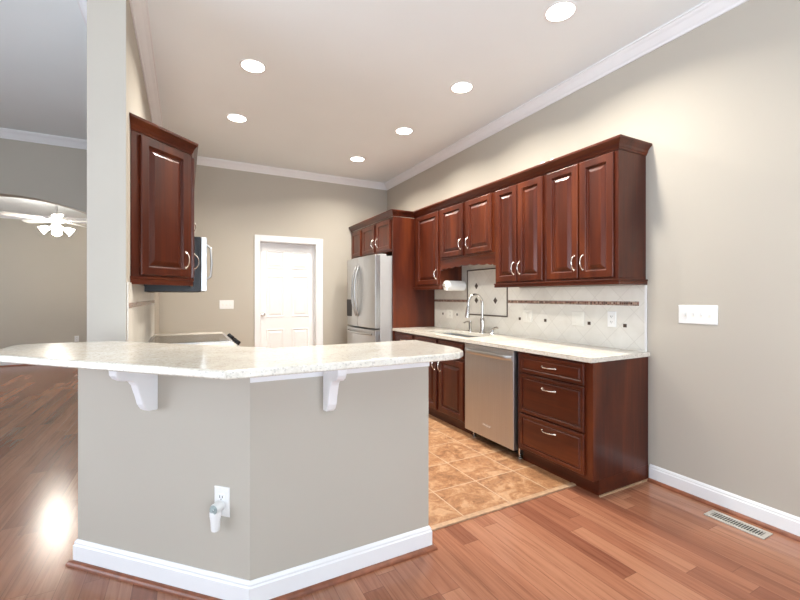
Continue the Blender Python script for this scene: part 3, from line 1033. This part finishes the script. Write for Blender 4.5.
def left_cabinet(label, y0, y1, z0, doors, dz0):
    q = thing('wall_cabinet', label, 'cabinet', (-0.1, (y0 + y1) / 2, z0), K)
    MB().box(XL + 0.002, LX, y0, y1, z0, 2.275).build('cabinet_body', M['cherry'], q, bevel=0.002)
    for a, b_, sd in doors:
        hd = (0.03, HANDLE_Z, 'v') if sd == 'lo' else (b_ - a - 0.03, HANDLE_Z, 'v')
        door_part(q, 'door', ((LX, a, dz0), (0, 1, 0), (1, 0, 0)), b_ - a, 2.254 - dz0, RAISED, M['cherry'], hd)
    return q


left_cabinet('cherry wall cabinet between the angled cabinet and the microwave', 3.196, 3.705, 1.400, [(3.215, 3.690, 'lo')], 1.412)
left_cabinet('short cherry wall cabinet above the microwave', 3.706, 4.474, 1.771, [(3.73, 4.085, 'hi'), (4.095, 4.455, 'lo')], 1.786)
left_cabinet('narrow cherry wall cabinet beyond the microwave', 4.475, 4.872, 1.400, [(4.495, 4.852, 'lo')], 1.412)
tag(MB().sweep([tuple(A0), tuple(A1), (LX, 4.872), (XL + 0.004, 4.872)], CAB_CROWN, 2.267, (0, -1.4142))
    .build('cabinet_crown', M['cherry_h']), 'cherry crown moulding on top of the left wall cabinets', 'moulding')
lr = MB()
lr.sweep([tuple(A0), tuple(A1), (LX, 3.703)], [(-0.001, 0), (0.018, 0), (0.018, -0.010), (0.012, -0.012), (0.012, -0.046), (-0.001, -0.046)], 1.3995, (0.0, -1.4142))
tag(lr.build('light_rail', M['cherry_h']), 'cherry light rail under the angled left wall cabinet', 'moulding', 'cabinet light rails')
# microwave
mw = thing('microwave', 'black and stainless microwave mounted over the range', 'microwave', (-0.05, 4.09, 1.36))
MB().box(XL + 0.003, 0.115, 3.708, 4.472, 1.318, 1.768).build('body', M['black'], mw, bevel=0.004)
d_ = MB().box(0.116, 0.160, 3.710, 4.250, 1.324, 1.766).build('door', M['fridge'], mw, bevel=0.004)
MB().box(0.1605, 0.163, 3.80, 4.19, 1.42, 1.72).build('door_glass', M['black'], d_)
MB().tube([(0.158, 3.745, 1.42), (0.190, 3.745, 1.45), (0.198, 3.745, 1.56), (0.190, 3.745, 1.68), (0.158, 3.745, 1.71)], 0.010, 10).build('handle', M['fridge'], d_, smooth=True)
MB().box(0.116, 0.158, 4.254, 4.470, 1.324, 1.766).build('control_panel', M['black'], mw, bevel=0.003)

# left base cabinets, counters
KB = 'cherry base cabinets on the left'


def left_base(label, pts, dy0, dy1):
    q = thing('base_cabinet', label, 'cabinet', (0.05, (dy0 + dy1) / 2, 0.006), KB)
    MB().plan(pts, 0.105, ZB).build('cabinet_body', M['cherry'], q, bevel=0.002)
    MB().plan([(x - 0.06 if x > 0 else x, y) for x, y in pts], 0.006, 0.105).build('toe_kick', M['cherry_h'], q)
    door_part(q, 'door', ((0.335, dy0, 0.125), UY, (1, 0, 0)), dy1 - dy0, 0.545, RAISED, M['cherry'], (0.03, 0.46, 'v'))
    door_part(q, 'drawer', ((0.335, dy0, 0.700), UY, (1, 0, 0)), dy1 - dy0, 0.140, DRAWER, M['cherry_h'], ((dy1 - dy0) / 2, 0.07, 'h'))


left_base('cherry base cabinet between the bar and the range', [(XL + 0.003, 2.74), (0.335, 3.02), (0.335, 3.703), (XL + 0.003, 3.703)], 3.05, 3.68)
left_base('narrow cherry base cabinet beyond the range', [(XL + 0.003, 4.479), (0.335, 4.479), (0.335, 4.872), (XL + 0.003, 4.872)], 4.50, 4.85)
tag(MB().plan([(XL + 0.003, 2.72), (0.365, 3.00), (0.365, 3.704), (XL + 0.003, 3.704)], ZB + 0.001, ZC).build('countertop', M['granite'], bevel=0.005), 'cream granite countertop between the bar and the range', 'countertop')
tag(MB().plan([(XL + 0.003, 4.478), (0.365, 4.478), (0.365, 4.885), (XL + 0.003, 4.885)], ZB + 0.001, ZC).build('countertop', M['granite'], bevel=0.005), 'small cream granite countertop beyond the range', 'countertop')
bl = thing('backsplash', 'cream tile backsplash on the left wall above the range', 'backsplash', (XL, 3.7, ZC))
MB().box(XL + 0.001, XL + 0.008, 2.69, 4.872, ZC + 0.001, 1.315).box(XL + 0.001, XL + 0.008, 2.69, 3.705, 1.315, 1.361).build('tile_field', M['bs_y'], bl)
MB().box(XL + 0.008, XL + 0.010, 2.72, 4.86, 1.214, 1.244).build('mosaic_band', M['mosaic'], bl)
# range
rg = thing('range', 'stainless slide-in range against the left wall', 'stove', (0.05, 4.09, 0.006))
MB().box(XL + 0.010, 0.330, 3.712, 4.470, 0.03, 0.885).build('body', M['steel_side'], rg)
MB().box(XL + 0.010, 0.355, 3.708, 4.474, 0.886, 0.905).build('cooktop', M['steel'], rg, bevel=0.003)
MB().box(XL + 0.04, 0.33, 3.73, 4.45, 0.9052, 0.9075).build('ceramic_glass', M['cooktop'], rg)
MB().prism([(0.331, 3.708, 0.884), (0.356, 3.708, 0.903), (0.425, 3.708, 0.842), (0.415, 3.708, 0.800), (0.331, 3.708, 0.800)], (0, 0.766, 0)).build('control_panel', M['fridge'], rg, bevel=0.003)
pn = Vector((0.061, 0, 0.069)).normalized()
MB().prism([Vector((0.366, 3.98, 0.8945)) + pn * 0.001, Vector((0.412, 3.98, 0.8540)) + pn * 0.001, Vector((0.412, 4.20, 0.8540)) + pn * 0.001, Vector((0.366, 4.20, 0.8945)) + pn * 0.001], pn * 0.002).build('display', M['black'], rg)
for y in (3.76, 3.84, 3.92, 4.26, 4.34, 4.42):
    MB().lathe([(0.026, 0), (0.026, 0.006), (0.023, 0.028), (0.019, 0.034), (0, 0.034)], Vector((0.390, y, 0.8735)), pn, 16).build('knob', M['black'], rg, smooth=True)
od = MB().box(0.331, 0.372, 3.715, 4.467, 0.20, 0.795).build('oven_door', M['steel'], rg, bevel=0.004)
MB().tube([(0.371, 3.77, 0.745), (0.415, 3.79, 0.745), (0.415, 4.39, 0.745), (0.371, 4.41, 0.745)], 0.011, 10).build('handle', M['fridge'], od, smooth=True)
MB().box(0.331, 0.365, 3.715, 4.467, 0.04, 0.19).build('storage_drawer', M['steel'], rg, bevel=0.004)

# ------------------------------------------------------------ paper towel
ph = thing('paper_towel_holder', 'metal paper towel holder on the side of the single door cabinet', 'holder', (2.70, 3.80, 1.40))
MB().box(2.575, 2.580, 3.790, 3.866, 1.385, 1.425).build('bracket', M['nickel'], ph, bevel=0.002)
MB().box(2.838, 2.843, 3.790, 3.866, 1.385, 1.425).build('bracket', M['nickel'], ph, bevel=0.002)
MB().tube([(2.560, 3.800, 1.402), (2.856, 3.800, 1.402)], 0.008, 10).build('rod', M['nickel'], ph, smooth=True)
tr = MB().lathe([(0.012, 0), (0.056, 0), (0.057, 0.003), (0.057, 0.237), (0.056, 0.240), (0.012, 0.240), (0.012, 0)], (2.589, 3.800, 1.402), (1, 0, 0), 32)
tag(tr.build('paper_towel_roll', M['paper'], smooth=True), 'white paper towel roll hanging under the cabinet left of the sink', 'paper towel')

# ------------------------------------------------------------ recessed ceiling lights


def can(x, y, label):
    r = thing('recessed_light', label, 'ceiling light', (x, y, CEIL), 'recessed ceiling lights')
    MB().lathe([(0.084, -0.001), (0.084, -0.004), (0.096, -0.005), (0.100, -0.003), (0.100, -0.0005), (0.084, -0.0005)], (x, y, CEIL), (0, 0, 1), 32).build('trim_ring', M['trim'], r, smooth=True)
    MB().lathe([(0, -0.012), (0.045, -0.010), (0.0835, -0.003), (0.0835, -0.0005), (0, -0.0005)], (x, y, CEIL), (0, 0, 1), 32).build('lens', M['lens'], r, smooth=True)
    d = bpy.data.lights.new('lamp_glow', 'AREA')
    d.shape = 'DISK'
    d.size = 0.13
    d.energy = CAN_POWER
    d.color = CAN_COLOR
    d.spread = math.radians(146)
    lo = bpy.data.objects.new('lamp_glow', d)
    COL.objects.link(lo)
    lo.parent = r
    lo.location = (0, 0, -0.018)
    return r


can(0.467, 3.328, 'round recessed ceiling light nearer of the left pair')
can(0.461, 4.372, 'round recessed ceiling light farther of the left pair')
can(2.085, 1.790, 'round recessed ceiling light nearest in the right row of four')
can(2.095, 2.834, 'round recessed ceiling light second nearest in the right row of four')
can(2.095, 3.870, 'round recessed ceiling light third nearest in the right row of four')
can(1.985, 4.946, 'round recessed ceiling light farthest in the right row, close to the far wall')

# ------------------------------------------------------------ ceiling fan beyond the arch
FX, FY, FZ = -1.77, 8.12, 2.48
fan = thing('ceiling_fan', 'white ceiling fan with lit glass shades beyond the arch', 'ceiling fan', (FX, FY, DEN_CEIL))
MB().lathe([(0, 0), (0.065, 0), (0.065, -0.02), (0.03, -0.05), (0.0, -0.051)], (FX, FY, DEN_CEIL), seg=20).build('canopy', M['fanwhite'], fan, smooth=True)
MB().tube([(FX, FY, DEN_CEIL - 0.04), (FX, FY, FZ + 0.06)], 0.014, 10).build('down_rod', M['fanwhite'], fan, smooth=True)
MB().lathe([(0, 0.07), (0.05, 0.065), (0.10, 0.04), (0.115, 0.0), (0.10, -0.035), (0.05, -0.05), (0.045, -0.09), (0.075, -0.10), (0.06, -0.13), (0, -0.135)], (FX, FY, FZ), seg=24).build('motor_housing', M['fanwhite'], fan, smooth=True)
for k in range(5):
    a = math.radians(-5 + 72 * k)
    Rm = Matrix.Translation((FX, FY, FZ)) @ Matrix.Rotation(a, 4, 'Z') @ Matrix.Rotation(math.radians(12), 4, 'X')
    pts = [(0.17, -0.045), (0.22, -0.060), (0.58, -0.070), (0.64, -0.055), (0.66, 0), (0.64, 0.055), (0.58, 0.070), (0.22, 0.060), (0.17, 0.045)]
    d0 = Rm @ Vector((0, 0, 0.008)) - Rm @ Vector((0, 0, 0))
    bl_ = MB().prism([Rm @ Vector((x, y, -0.01)) for x, y in pts], d0).build('blade', M['fanwhite'], fan)
    MB().box(0.09, 0.24, -0.018, 0.018, -0.016, -0.0105, Rm).build('blade_arm', M['fanwhite'], bl_)
for k in range(4):
    a = math.radians(-78 + 90 * k)
    dv = Vector((math.cos(a) * 0.85, math.sin(a) * 0.85, -0.55)).normalized()
    b0 = Vector((FX, FY, FZ - 0.105)) + Vector((math.cos(a), math.sin(a), 0)) * 0.06
    MB().tube([b0, b0 + dv * 0.06], 0.010, 8).build('lamp_arm', M['fanwhite'], fan, smooth=True)
    MB().lathe([(0.022, 0.05), (0.034, 0.06), (0.044, 0.09), (0.050, 0.12), (0.062, 0.150), (0.058, 0.150), (0.046, 0.12), (0.040, 0.09), (0.030, 0.064), (0, 0.060)], b0, dv, 18).build('glass_shade', M['shade'], fan, smooth=True)
d = bpy.data.lights.new('fan_glow', 'POINT')
d.energy = 8
d.color = (1.0, 0.93, 0.82)
d.shadow_soft_size = 0.12
fo = bpy.data.objects.new('fan_glow', d)
COL.objects.link(fo)
fo.parent = fan
fo.location = (0, 0, FZ - 0.42 - DEN_CEIL)
